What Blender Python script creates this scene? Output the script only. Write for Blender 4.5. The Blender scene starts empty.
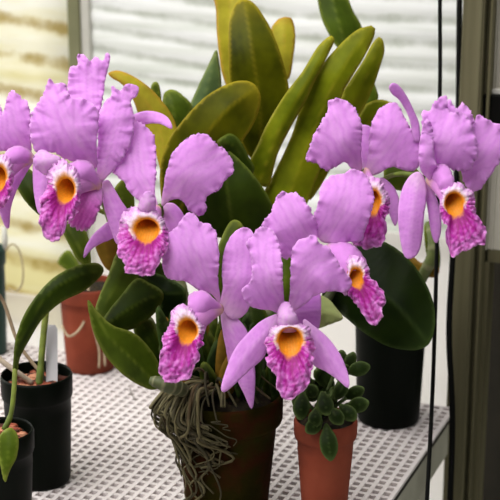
import bpy, math, random
from mathutils import Vector, Matrix, noise
from mathutils.geometry import delaunay_2d_cdt
random.seed(7)
S = bpy.context.scene; COL = S.collection

# ------------------------------------------------------------------ camera
F = 1400.0; PITCH = math.radians(16.0); ZB = 0.80          # focal length in px, bench height
CAM = Vector((0, 0, ZB + 0.636))
cp, sp = math.cos(PITCH), math.sin(PITCH)
FW = Vector((0, cp, -sp)); UP = Vector((0, sp, cp)); RT = Vector((1, 0, 0))
cd = bpy.data.cameras.new('camera'); cam = bpy.data.objects.new('camera', cd); COL.objects.link(cam)
cam.location = CAM; cam.rotation_euler = (math.pi/2 - PITCH, 0, 0)
cd.sensor_width = 36; cd.lens = F/500*36; cd.clip_start = .05
cd.dof.use_dof = True; cd.dof.focus_distance = 1.31; cd.dof.aperture_fstop = 9.0
S.camera = cam

# ------------------------------------------------------------------ world and light
w = bpy.data.worlds.new('sky'); S.world = w; w.use_nodes = True
nt = w.node_tree; nt.nodes.clear()
o_ = nt.nodes.new('ShaderNodeOutputWorld'); bg = nt.nodes.new('ShaderNodeBackground')
tc = nt.nodes.new('ShaderNodeTexCoord'); sx = nt.nodes.new('ShaderNodeSeparateXYZ')
nt.links.new(tc.outputs['Generated'], sx.inputs[0])
ma = nt.nodes.new('ShaderNodeMath'); ma.operation = 'MULTIPLY_ADD'; ma.inputs[1].default_value = .58; ma.inputs[2].default_value = 0
nt.links.new(sx.outputs['Y'], ma.inputs[0])
mb_ = nt.nodes.new('ShaderNodeMath'); mb_.operation = 'MULTIPLY_ADD'; mb_.inputs[1].default_value = .62
nt.links.new(sx.outputs['Z'], mb_.inputs[0]); nt.links.new(ma.outputs[0], mb_.inputs[2])
cr = nt.nodes.new('ShaderNodeValToRGB')
cr.color_ramp.elements[0].position = 0.0; cr.color_ramp.elements[0].color = (.10, .10, .095, 1)
cr.color_ramp.elements[1].position = .62; cr.color_ramp.elements[1].color = (1, 1, .97, 1)
e = cr.color_ramp.elements.new(.25); e.color = (.42, .42, .40, 1)
nt.links.new(mb_.outputs[0], cr.inputs[0]); nt.links.new(cr.outputs[0], bg.inputs[0])
bg.inputs[1].default_value = 1.0; nt.links.new(bg.outputs[0], o_.inputs[0])

def area(name, loc, target, sx_, sy_, power, col=(1, 1, 1)):
    l = bpy.data.lights.new(name, 'AREA'); l.shape = 'RECTANGLE'; l.size = sx_; l.size_y = sy_; l.energy = power; l.color = col
    o = bpy.data.objects.new(name, l); COL.objects.link(o); o.location = loc
    o.rotation_euler = (Vector(target)-Vector(loc)).to_track_quat('-Z', 'Y').to_euler(); return o
area('roof_skylight', (-1.0, .5, 3.2), (0, 1.4, 1.0), 2.2, 2.0, 62, (1, .985, .95))
area('side_daylight', (-3.2, 4.3, 2.6), (.3, 2.1, 1.0), 3.0, 2.4, 150, (1, 1, .97))

vs = S.view_settings
vs.view_transform = 'Standard'; vs.look = 'None'; vs.exposure = 0.54; vs.gamma = 1.0; vs.use_curve_mapping = False

# ------------------------------------------------------------------ projection helpers (pixel + distance -> place)
def P(x, y, d):
    return CAM + d*(FW + RT*((x-250)/F) - UP*((y-250)/F))
def ground(x, y, z=ZB):
    r = FW + RT*((x-250)/F) - UP*((y-250)/F)
    return CAM + r*((z-CAM.z)/r.z)
def height_at(g, y):                       # height above g whose picture row is y
    t = (y-250)/F; v = g-CAM
    # row: -(v+z k).UP / (v+z k).FW = t
    return (-(v.dot(UP)) - t*v.dot(FW)) / (UP.z + t*FW.z)
def lin(c):
    return tuple(((v/255)/12.92 if v/255 <= .04045 else ((v/255+.055)/1.055)**2.4) for v in c)
def mix(a, b, t):
    t = max(0, min(1, t)); return tuple(p*(1-t)+q*t for p, q in zip(a, b))
def smooth(a, b, x):
    t = max(0, min(1, (x-a)/(b-a))); return t*t*(3-2*t)

# ------------------------------------------------------------------ objects, parents, tags
WL = {}
def wloc(o): return WL.get(o.name, Vector((0, 0, 0))) if o else Vector((0, 0, 0))
def empty(name, loc, parent=None, label=None, cat=None, group=None):
    o = bpy.data.objects.new(name, None); COL.objects.link(o); o.empty_display_size = .02
    loc = Vector(loc)
    if parent: o.parent = parent
    o.location = loc - wloc(parent); WL[o.name] = loc
    if label: o['label'] = label
    if cat: o['category'] = cat
    if group: o['group'] = group
    return o
def obj(name, verts, faces, mat, parent=None, cols=None, smooth_=True, thick=0, label=None, cat=None, kind=None, group=None, bevel=0, offset=0):
    c = Vector((0, 0, 0))
    for v in verts: c += Vector(v)
    c /= len(verts)
    me = bpy.data.meshes.new(name)
    me.from_pydata([tuple(Vector(v)-c) for v in verts], [], faces); me.update()
    if cols:
        a = me.color_attributes.new('Col', 'FLOAT_COLOR', 'POINT')
        for i, k in enumerate(cols): a.data[i].color = (k[0], k[1], k[2], 1)
    if smooth_:
        for p in me.polygons: p.use_smooth = True
    me.materials.append(mat)
    o = bpy.data.objects.new(name, me); COL.objects.link(o)
    if parent: o.parent = parent
    o.location = c - wloc(parent); WL[o.name] = c
    if thick:
        m = o.modifiers.new('thickness', 'SOLIDIFY'); m.thickness = thick; m.offset = offset
    if bevel:
        m = o.modifiers.new('bevel', 'BEVEL'); m.width = bevel; m.segments = 2
    if label: o['label'] = label
    if cat: o['category'] = cat
    if kind: o['kind'] = kind
    if group: o['group'] = group
    return o

class MB:
    def __init__(s): s.v = []; s.f = []; s.c = []
    def add(s, vs_, fs, col=None):
        n = len(s.v); s.v += [Vector(v) for v in vs_]; s.f += [tuple(i+n for i in f) for f in fs]
        if col is not None: s.c += [col]*len(vs_) if not isinstance(col, list) else col
    def box(s, o, a, b, c):                # corner and three edge vectors
        o = Vector(o); a = Vector(a); b = Vector(b); c = Vector(c)
        vs_ = [o, o+a, o+a+b, o+b, o+c, o+a+c, o+a+b+c, o+b+c]
        s.add(vs_, [(0, 3, 2, 1), (4, 5, 6, 7), (0, 1, 5, 4), (1, 2, 6, 5), (2, 3, 7, 6), (3, 0, 4, 7)])
    def tube(s, pts, rads, seg=10, col=None, squash=1):
        pts = [Vector(p) for p in pts]; n0 = len(s.v); n = len(pts)
        ref = Vector((0.3, -.8, .5)).normalized(); vs_ = []; cs = []
        for i, p in enumerate(pts):
            t = (pts[min(i+1, n-1)]-pts[max(i-1, 0)]).normalized()
            a = t.cross(ref)
            if a.length < .05: a = t.cross(Vector((1, 0, 0)))
            a.normalize(); b = t.cross(a)
            for k in range(seg):
                an = 2*math.pi*k/seg
                vs_.append(p + rads[i]*(math.cos(an)*a + squash*math.sin(an)*b))
                if col is not None: cs.append(col[i] if isinstance(col, list) else col)
        fs = []
        for i in range(n-1):
            for k in range(seg):
                k2 = (k+1) % seg
                fs.append((i*seg+k, i*seg+k2, (i+1)*seg+k2, (i+1)*seg+k))
        fs.append(tuple(range(seg))[::-1]); fs.append(tuple((n-1)*seg+k for k in range(seg)))
        s.add(vs_, fs, cs if col is not None else None)
    def lathe(s, c, prof, seg=64):
        vs_ = []; fs = []; n = len(prof)
        for r, z in prof:
            for k in range(seg):
                a = 2*math.pi*k/seg; vs_.append(Vector(c)+Vector((r*math.cos(a), r*math.sin(a), z)))
        for i in range(n-1):
            for k in range(seg):
                k2 = (k+1) % seg; fs.append((i*seg+k, i*seg+k2, (i+1)*seg+k2, (i+1)*seg+k))
        fs.append(tuple(range(seg))[::-1])
        if prof[-1][0] > 0: fs.append(tuple((n-1)*seg+k for k in range(seg)))
        s.add(vs_, fs)
    def build(s, name, mat, parent=None, **k):
        return obj(name, s.v, s.f, mat, parent, cols=(s.c if s.c else None), **k)

def spline(pts, n, closed=False):
    pts = [Vector(p) for p in pts]; m = len(pts); out = []
    segs = m if closed else m-1
    L = []
    for i in range(segs): L.append((pts[(i+1) % m]-pts[i]).length)
    tot = sum(L)
    def g(i): return pts[i % m] if closed else pts[max(0, min(m-1, i))]
    acc = 0; samples = []
    for i in range(segs):
        k = max(2, int(round(12)))
        for j in range(k):
            t = j/k; p0, p1, p2, p3 = g(i-1), g(i), g(i+1), g(i+2)
            samples.append(.5*((2*p1)+(p2-p0)*t+(2*p0-5*p1+4*p2-p3)*t*t+(3*p1-p0-3*p2+p3)*t**3))
    if not closed: samples.append(pts[-1])
    ss = samples+([samples[0]] if closed else [])
    cum = [0]
    for a, b in zip(ss, ss[1:]): cum.append(cum[-1]+(b-a).length)
    tot = cum[-1]; j = 0
    cnt = n if closed else n-1
    for i in range(n):
        d = tot*i/cnt
        while j < len(cum)-2 and cum[j+1] < d: j += 1
        t = (d-cum[j])/max(1e-9, cum[j+1]-cum[j]); out.append(ss[j].lerp(ss[j+1], min(1, t)))
    return out, tot

# ------------------------------------------------------------------ materials
def newmat(name):
    m = bpy.data.materials.new(name); m.use_nodes = True; return m, m.node_tree, m.node_tree.nodes['Principled BSDF']
def mat_vcol(name, rough=.5, trans=0.0, noise_amt=.12, nscale=60, bump=.0, bscale=300, spec=.4, coat=0, sheen=0):
    m, t, b = newmat(name)
    at = t.nodes.new('ShaderNodeAttribute'); at.attribute_name = 'Col'
    nz = t.nodes.new('ShaderNodeTexNoise'); nz.inputs['Scale'].default_value = nscale; nz.inputs['Detail'].default_value = 6
    tcn = t.nodes.new('ShaderNodeTexCoord'); t.links.new(tcn.outputs['Object'], nz.inputs['Vector'])
    mr = t.nodes.new('ShaderNodeMapRange'); mr.inputs[1].default_value = .3; mr.inputs[2].default_value = .7
    mr.inputs[3].default_value = 1-noise_amt; mr.inputs[4].default_value = 1+noise_amt
    t.links.new(nz.outputs[0], mr.inputs[0])
    mx = t.nodes.new('ShaderNodeVectorMath'); mx.operation = 'SCALE'
    t.links.new(at.outputs['Color'], mx.inputs[0]); t.links.new(mr.outputs[0], mx.inputs['Scale'])
    t.links.new(mx.outputs[0], b.inputs['Base Color'])
    b.inputs['Roughness'].default_value = rough; b.inputs['Specular IOR Level'].default_value = spec
    b.inputs['Coat Weight'].default_value = coat; b.inputs['Coat Roughness'].default_value = .3
    b.inputs['Sheen Weight'].default_value = sheen
    if bump:
        n2 = t.nodes.new('ShaderNodeTexNoise'); n2.inputs['Scale'].default_value = bscale; n2.inputs['Detail'].default_value = 3
        t.links.new(tcn.outputs['Object'], n2.inputs['Vector'])
        bp = t.nodes.new('ShaderNodeBump'); bp.inputs['Strength'].default_value = bump; bp.inputs['Distance'].default_value = .001
        t.links.new(n2.outputs[0], bp.inputs['Height']); t.links.new(bp.outputs[0], b.inputs['Normal'])
    if trans:
        tr = t.nodes.new('ShaderNodeBsdfTranslucent'); t.links.new(mx.outputs[0], tr.inputs[0])
        ms = t.nodes.new('ShaderNodeMixShader'); ms.inputs[0].default_value = trans
        out = t.nodes['Material Output']
        t.links.new(b.outputs[0], ms.inputs[1]); t.links.new(tr.outputs[0], ms.inputs[2]); t.links.new(ms.outputs[0], out.inputs[0])
    return m
def mat_noise(name, stops, scale=20, rough=.8, bump=.3, bscale=80, stretch=(1, 1, 1), trans=0, spec=.3, detail=6, metal=0, bdist=.002):
    m, t, b = newmat(name)
    tcn = t.nodes.new('ShaderNodeTexCoord'); mp = t.nodes.new('ShaderNodeMapping'); mp.inputs['Scale'].default_value = stretch
    t.links.new(tcn.outputs['Object'], mp.inputs[0])
    nz = t.nodes.new('ShaderNodeTexNoise'); nz.inputs['Scale'].default_value = scale; nz.inputs['Detail'].default_value = detail
    t.links.new(mp.outputs[0], nz.inputs['Vector'])
    r = t.nodes.new('ShaderNodeValToRGB'); r.color_ramp.elements.remove(r.color_ramp.elements[0])
    for i, (p, c) in enumerate(stops):
        el = r.color_ramp.elements[0] if i == 0 else r.color_ramp.elements.new(p)
        el.position = p; el.color = (*lin(c), 1)
    t.links.new(nz.outputs[0], r.inputs[0]); t.links.new(r.outputs[0], b.inputs['Base Color'])
    b.inputs['Roughness'].default_value = rough; b.inputs['Specular IOR Level'].default_value = spec; b.inputs['Metallic'].default_value = metal
    if bump:
        n2 = t.nodes.new('ShaderNodeTexNoise'); n2.inputs['Scale'].default_value = bscale; n2.inputs['Detail'].default_value = 5
        t.links.new(mp.outputs[0], n2.inputs['Vector'])
        bp = t.nodes.new('ShaderNodeBump'); bp.inputs['Strength'].default_value = bump; bp.inputs['Distance'].default_value = bdist
        t.links.new(n2.outputs[0], bp.inputs['Height']); t.links.new(bp.outputs[0], b.inputs['Normal'])
    if trans:
        tr = t.nodes.new('ShaderNodeBsdfTranslucent'); t.links.new(r.outputs[0], tr.inputs[0])
        ms = t.nodes.new('ShaderNodeMixShader'); ms.inputs[0].default_value = trans
        t.links.new(b.outputs[0], ms.inputs[1]); t.links.new(tr.outputs[0], ms.inputs[2]); t.links.new(ms.outputs[0], t.nodes['Material Output'].inputs[0])
    return m
M_PETAL = mat_vcol('petal', rough=.6, trans=.32, noise_amt=.05, nscale=140, bump=.25, bscale=900, spec=.15)
M_LIP = mat_vcol('lip', rough=.5, trans=.2, noise_amt=.10, nscale=400, bump=.35, bscale=700, spec=.3)
M_LEAF = mat_vcol('leaf', rough=.45, trans=.14, noise_amt=.2, nscale=45, bump=.15, bscale=160, spec=.07)
M_CANE = mat_vcol('cane', rough=.6, noise_amt=.3, nscale=90, bump=.5, bscale=200)
M_ROOT = mat_vcol('root', rough=.85, noise_amt=.25, nscale=120, bump=.6, bscale=300)
M_TERRA = mat_noise('terracotta', [(.3, (98, 42, 26)), (.55, (132, 58, 36)), (.75, (148, 72, 48))], 14, .85, .25, 200)
M_MOSSY = mat_noise('mossy_terracotta', [(.34, (18, 20, 0)), (.46, (34, 30, 2)), (.56, (50, 24, 8)), (.66, (36, 40, 4)), (.8, (60, 38, 18))], 16, .92, .6, 130, spec=.05)
M_RIM = mat_noise('weathered_rim', [(.35, (58, 34, 22)), (.55, (92, 46, 32)), (.75, (60, 52, 26))], 18, .9, .5, 150)
M_BLACKP = mat_noise('dark_green_plastic', [(.3, (4, 8, 3)), (.7, (9, 14, 8))], 8, .5, .05, 60, spec=.07)
M_GREENP = mat_noise('deep_green_plastic', [(.3, (22, 50, 42)), (.7, (32, 64, 54))], 8, .5, .05, 60)
M_BARK = mat_noise('bark_chips', [(.3, (70, 30, 20)), (.5, (140, 68, 46)), (.65, (196, 130, 100))], 90, .85, .5, 200)
M_SOIL = mat_noise('dark_compost', [(.3, (18, 15, 10)), (.6, (44, 36, 22)), (.8, (70, 62, 34))], 120, .95, .8, 200)
M_GRID = mat_noise('pale_plastic', [(.3, (208, 199, 198)), (.7, (224, 216, 215))], 10, .6, .05, 60)
M_TRAY = mat_noise('tray_sheet', [(.3, (176, 166, 165)), (.7, (196, 187, 186))], 12, .7, .1, 60)
M_RAIL = mat_noise('painted_rail', [(.3, (150, 148, 132)), (.6, (186, 184, 168)), (.8, (120, 112, 88))], 9, .7, .15, 60)
M_BARW = mat_noise('alu_bar_light', [(.3, (186, 184, 174)), (.7, (206, 204, 196))], 12, .6, .05, 50)
M_BARG = mat_noise('alu_bar_olive', [(.3, (112, 112, 82)), (.7, (130, 129, 98))], 12, .6, .05, 50)
M_POST = mat_noise('olive_frame', [(.3, (74, 70, 48)), (.5, (98, 93, 68)), (.75, (120, 115, 88))], 6, .6, .1, 60, stretch=(6, 6, .4))
M_BLACK = mat_noise('black_rubber', [(.3, (5, 5, 4)), (.7, (10, 10, 8))], 20, .6, .0, spec=.08)
M_DARK = mat_noise('dark_brown', [(.3, (26, 24, 18)), (.7, (46, 42, 32))], 10, .7, .1, 60)
M_CONC = mat_noise('concrete', [(.3, (170, 168, 160)), (.7, (205, 203, 196))], 5, .9, .2, 60)
M_LABEL = mat_noise('white_label', [(.3, (164, 162, 164)), (.7, (184, 182, 184))], 8, .5, .0)
M_DOORP = mat_noise('door_panel', [(.3, (150, 146, 132)), (.7, (190, 186, 174))], 5, .5, .05, 40, stretch=(8, 8, .5))

def wall_mat(name, yellow):
    m, t, b = newmat(name)
    tcn = t.nodes.new('ShaderNodeTexCoord'); mp = t.nodes.new('ShaderNodeMapping'); mp.inputs['Scale'].default_value = (1.3, 1.3, 10) if yellow else (1.3, 1.3, 34)
    t.links.new(tcn.outputs['Object'], mp.inputs[0])
    nz = t.nodes.new('ShaderNodeTexNoise'); nz.inputs['Scale'].default_value = 1.6; nz.inputs['Detail'].default_value = 5; nz.inputs['Roughness'].default_value = .6
    t.links.new(mp.outputs[0], nz.inputs['Vector'])
    r = t.nodes.new('ShaderNodeValToRGB'); r.color_ramp.elements.remove(r.color_ramp.elements[0])
    st = [(.34, (236, 230, 190)), (.46, (246, 243, 224)), (.56, (250, 249, 242)), (.68, (240, 237, 218))] if yellow else \
         [(.30, (222, 226, 218)), (.42, (240, 241, 238)), (.55, (249, 249, 249)), (.70, (232, 234, 230))]
    for i, (p, c) in enumerate(st):
        el = r.color_ramp.elements[0] if i == 0 else r.color_ramp.elements.new(p)
        el.position = p; el.color = (*lin(c), 1)
    t.links.new(nz.outputs[0], r.inputs[0])
    # algae and grime that gathered along the grooves of the ribs
    sp_ = t.nodes.new('ShaderNodeAttribute'); sp_.attribute_name = 'rib'
    k = t.nodes.new('ShaderNodeMath'); k.operation = 'MULTIPLY'; k.inputs[1].default_value = 2*math.pi/RIB[yellow]
    t.links.new(sp_.outputs['Fac'], k.inputs[0])
    sn = t.nodes.new('ShaderNodeMath'); sn.operation = 'SINE'; t.links.new(k.outputs[0], sn.inputs[0])
    n3 = t.nodes.new('ShaderNodeTexNoise'); n3.inputs['Scale'].default_value = 14 if yellow else 22; n3.inputs['Detail'].default_value = 8; n3.inputs['Roughness'].default_value = .7
    t.links.new(tcn.outputs['Object'], n3.inputs['Vector'])
    ad = t.nodes.new('ShaderNodeMath'); ad.operation = 'MULTIPLY_ADD'; ad.inputs[1].default_value = 4.6 if yellow else 3.6; t.links.new(n3.outputs[0], ad.inputs[0]); t.links.new(sn.outputs[0], ad.inputs[2])
    mr = t.nodes.new('ShaderNodeMapRange'); mr.inputs[1].default_value = 2.45 if yellow else 1.9; mr.inputs[2].default_value = 3.5 if yellow else 3.1; mr.inputs[3].default_value = 0; mr.inputs[4].default_value = .8 if yellow else .5
    t.links.new(ad.outputs[0], mr.inputs[0])
    mx = t.nodes.new('ShaderNodeMix'); mx.data_type = 'RGBA'
    t.links.new(mr.outputs[0], mx.inputs['Factor']); t.links.new(r.outputs[0], mx.inputs['A'])
    mx.inputs['B'].default_value = (*lin((190, 168, 84) if yellow else (168, 174, 156)), 1)
    t.links.new(mx.outputs['Result'], b.inputs['Base Color']); b.inputs['Roughness'].default_value = .5
    tr = t.nodes.new('ShaderNodeBsdfTranslucent'); t.links.new(mx.outputs['Result'], tr.inputs[0])
    ms = t.nodes.new('ShaderNodeMixShader'); ms.inputs[0].default_value = .55
    t.links.new(b.outputs[0], ms.inputs[1]); t.links.new(tr.outputs[0], ms.inputs[2]); t.links.new(ms.outputs[0], t.nodes['Material Output'].inputs[0])
    return m
RIB = {True: .054, False: .031}
M_WALLY = wall_mat('yellowed_fibreglass', True); M_WALLW = wall_mat('white_fibreglass', False)
M_WALLL = mat_noise('white_lower_panel', [(.3, (240, 236, 233)), (.7, (252, 250, 248))], 3, .7, .05, trans=.6)

# ------------------------------------------------------------------ setting: floor, wall, bars, door, bench
BU = Vector((.9265, -.3763, 0)); BV = Vector((.3763, .9265, 0)); Z = Vector((0, 0, 1))
corner = ground(453, 408)                               # back right corner of the bench
WALL0 = corner + BV*.30; WALL0.z = 0                     # foot of the rear wall
def wall_hit(x, y=250, off=0):                                  # u along the wall seen in picture column x
    r = FW + RT*((x-250)/F) - UP*((y-250)/F)
    t = ((WALL0-CAM).dot(BV)-off)/r.dot(BV); p = CAM+r*t
    return (p-WALL0).dot(BU), p.z
m = MB(); m.box(WALL0-BU*3.0-BV*3.5-Z*.05, BU*4.5, BV*5.2, Z*.05); m.build('floor', M_CONC, kind='structure', smooth_=False)
def ribbed(name, u0, u1, z0, z1, pitch, mat, amp=.0018):
    vs_ = []; fs = []; n = int((z1-z0)/pitch*14); ph_ = []
    us = [u0+(u1-u0)*i/24 for i in range(25)]
    for j in range(n+1):
        z = z0+(z1-z0)*j/n
        for u in us:
            sag = .10*min(0, u-uR+.25)+.035*noise.noise(Vector((0, 0, int(z/pitch/3)*3.3)))*(u-uR)
            ph = z+sag; ph_.append(ph)
            vs_.append(WALL0+BU*u+BV*(amp*math.sin(2*math.pi*ph/pitch)+.003*noise.noise(Vector((u*3, z*9, 1)))*2)+Z*z)
    W = len(us)
    for j in range(n):
        for i in range(W-1): fs.append((j*W+i, j*W+i+1, (j+1)*W+i+1, (j+1)*W+i))
    o = obj(name, vs_, fs, mat, kind='structure', thick=.0015)
    a = o.data.attributes.new('rib', 'FLOAT', 'POINT'); a.data.foreach_set('value', ph_); return o
uL, _ = wall_hit(74); uR, _ = wall_hit(459); _, zl = wall_hit(40, 296)
u68, _ = wall_hit(68, 50, .012); u81, _ = wall_hit(80, 50, .012); u91, _ = wall_hit(90, 50, .008)
ribbed('wall_back', u81, uR+.02, wall_hit(440, 236)[1]-.03, 2.3, RIB[False], M_WALLW)
ribbed('wall_left', -2.6, u81, zl-.05, 2.3, RIB[True], M_WALLY)
m = MB(); m.box(WALL0+BU*-2.6-BV*.006, BU*(2.6+u68), BV*.012, Z*(zl)); m.build('trim_1', M_WALLL, kind='structure', smooth_=False)
m = MB(); m.box(WALL0+BU*(u91-.002)-BV*.008, BU*(uR-u91+.01), BV*.003, Z*wall_hit(440, 236)[1]); m.build('trim_6', M_WALLL, kind='structure', smooth_=False)
t1 = MB(); t1.box(WALL0+BU*u68-BV*.012, BU*(u81-u68), BV*.016, Z*2.3); t1.build('trim_2', M_BARG, kind='structure', smooth_=False, bevel=.002)
t1 = MB(); t1.box(WALL0+BU*u81-BV*.008, BU*(u91-u81), BV*.012, Z*2.3); t1.build('trim_3', M_BARW, kind='structure', smooth_=False, bevel=.002)

# door frame at the right edge, standing a little in front of the rear wall
DF = 1.62
def vbox(mb, x0, x1, d, depth, z0=0, z1=2.3, yref=250):
    a = P(x0, yref, d); b = P(x1, yref, d)
    a = Vector((a.x, a.y, 0)); b = Vector((b.x, b.y, 0)); b = a+BU*((b-a).length)
    mb.box(a+Z*z0, b-a, BV*depth, Z*(z1-z0))
m = MB(); vbox(m, 452.5, 472, DF, .03); m.build('trim_4', M_POST, kind='structure', smooth_=False, bevel=.002)
m = MB(); vbox(m, 471, 474, DF-.006, .03); vbox(m, 474, 479, DF+.01, .05); vbox(m, 479, 482, DF-.003, .04)
m.build('trim_5', M_POST, kind='structure', smooth_=False, bevel=.001)
zt = P(495, 252, DF).z; zb = P(495, 266, DF).z
dr = MB(); vbox(dr, 488, 560, DF+.012, .03, zb, zt); vbox(dr, 481.5, 490, DF+.012, .03, 0, zb)
door = dr.build('door_1', M_POST, kind='structure', smooth_=False)
m = MB(); vbox(m, 481.5, 560, DF+.016, .006, zt, 2.3)
for x in (485, 491, 498, 507, 520): vbox(m, x, x+1.6, DF+.009, .01, zt, 2.3)
m.build('door_panel', M_DOORP, door, smooth_=False)
m = MB(); m.box(WALL0+BU*(uR+.0)+BV*.12, BU*.9, BV*.02, Z*2.3); m.build('wall_right', M_DARK, kind='structure', smooth_=False)

# small shelf bracket with odds and ends beside the door
sh = empty('wall_shelf', P(489, 100, DF-.02), None, 'small dark shelf with a pale front edge on the door frame at the upper right', 'shelf')
m = MB(); a = P(474, 93, DF-.035); m.box(a, BU*.06, BV*.033, Z*.006); m.build('front_edge', M_BARW, sh, smooth_=False, bevel=.001)
m = MB(); a = P(472, 124, DF-.033); m.box(a, BU*.06, BV*.031, Z*.034); m.build('board', M_BLACK, sh, smooth_=False, bevel=.001)

# bench
BENL, BEND = .98, .80
bench = empty('greenhouse_bench', corner-BV*BEND/2-BU*BENL/2-Z*ZB, None, 'pale plastic lattice bench top carrying all the pots', 'bench')
m = MB(); pitch = .0122; tw = .0047; hgt = .0035
n1 = int(BENL/pitch); n2 = int(BEND/pitch)
for i in range(n1+1): m.box(corner-BU*(i*pitch+tw/2)-BV*BEND-Z*hgt, BU*tw, BV*BEND, Z*hgt)
for j in range(n2+1): m.box(corner-BU*BENL-BV*(j*pitch+tw/2)-Z*(hgt+.0004), BU*BENL, BV*tw, Z*hgt)
m.build('lattice_top', M_GRID, bench, smooth_=False)
m = MB(); m.box(corner-BU*BENL-BV*BEND-Z*(hgt+.004), BU*(BENL-.004), BV*BEND, Z*.003); m.build('tray_sheet', M_TRAY, bench, smooth_=False)
m = MB(); m.box(corner-BU*.014-BV*BEND-Z*.060, BU*.010, BV*BEND, Z*.042)
m.box(corner-BU*BENL-BV*.012-Z*.060, BU*(BENL-.004), BV*.010, Z*.042); m.build('frame_rail', M_RAIL, bench, smooth_=False, bevel=.001)
m = MB(); m.box(corner-BU*.010-BV*BEND-Z*.0185, BU*.007, BV*BEND, Z*.0075); m.build('edge_dark_strip', M_DARK, bench, smooth_=False)  # dark strip between the lattice edge and the rail
for du, dv in ((.05, .05), (.93, .05), (.05, .75), (.93, .75)):
    m = MB(); q = corner-BU*du-BV*dv; q.z = 0; m.box(q, BU*.035, BV*-.035, Z*(ZB-.06)); m.build('leg', M_RAIL, bench, smooth_=False)

# hanging cables
def cable(name, pts, r, label):
    sp3, _ = spline([P(*p) for p in pts], 60); m = MB(); m.tube(sp3, [r]*60, 10)
    m.build(name, M_BLACK, None, label=label, cat='cable')
cable('cable', [(442, -60, 1.50), (440, 0, 1.50), (440, 80, 1.49), (437, 240, 1.47), (433, 380, 1.44), (427, 500, 1.40), (424, 560, 1.39)], .0022, 'thin black cable hanging in front of the dark pot and bench edge')
cable('cable', [(461, -60, 1.61), (459.5, 0, 1.60), (458, 130, 1.60), (453, 250, 1.585), (449, 330, 1.575), (452, 400, 1.57), (452, 450, 1.57), (450, 500, 1.56), (449, 560, 1.56)], .0034, 'thicker black cable hanging against the olive door frame')

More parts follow.
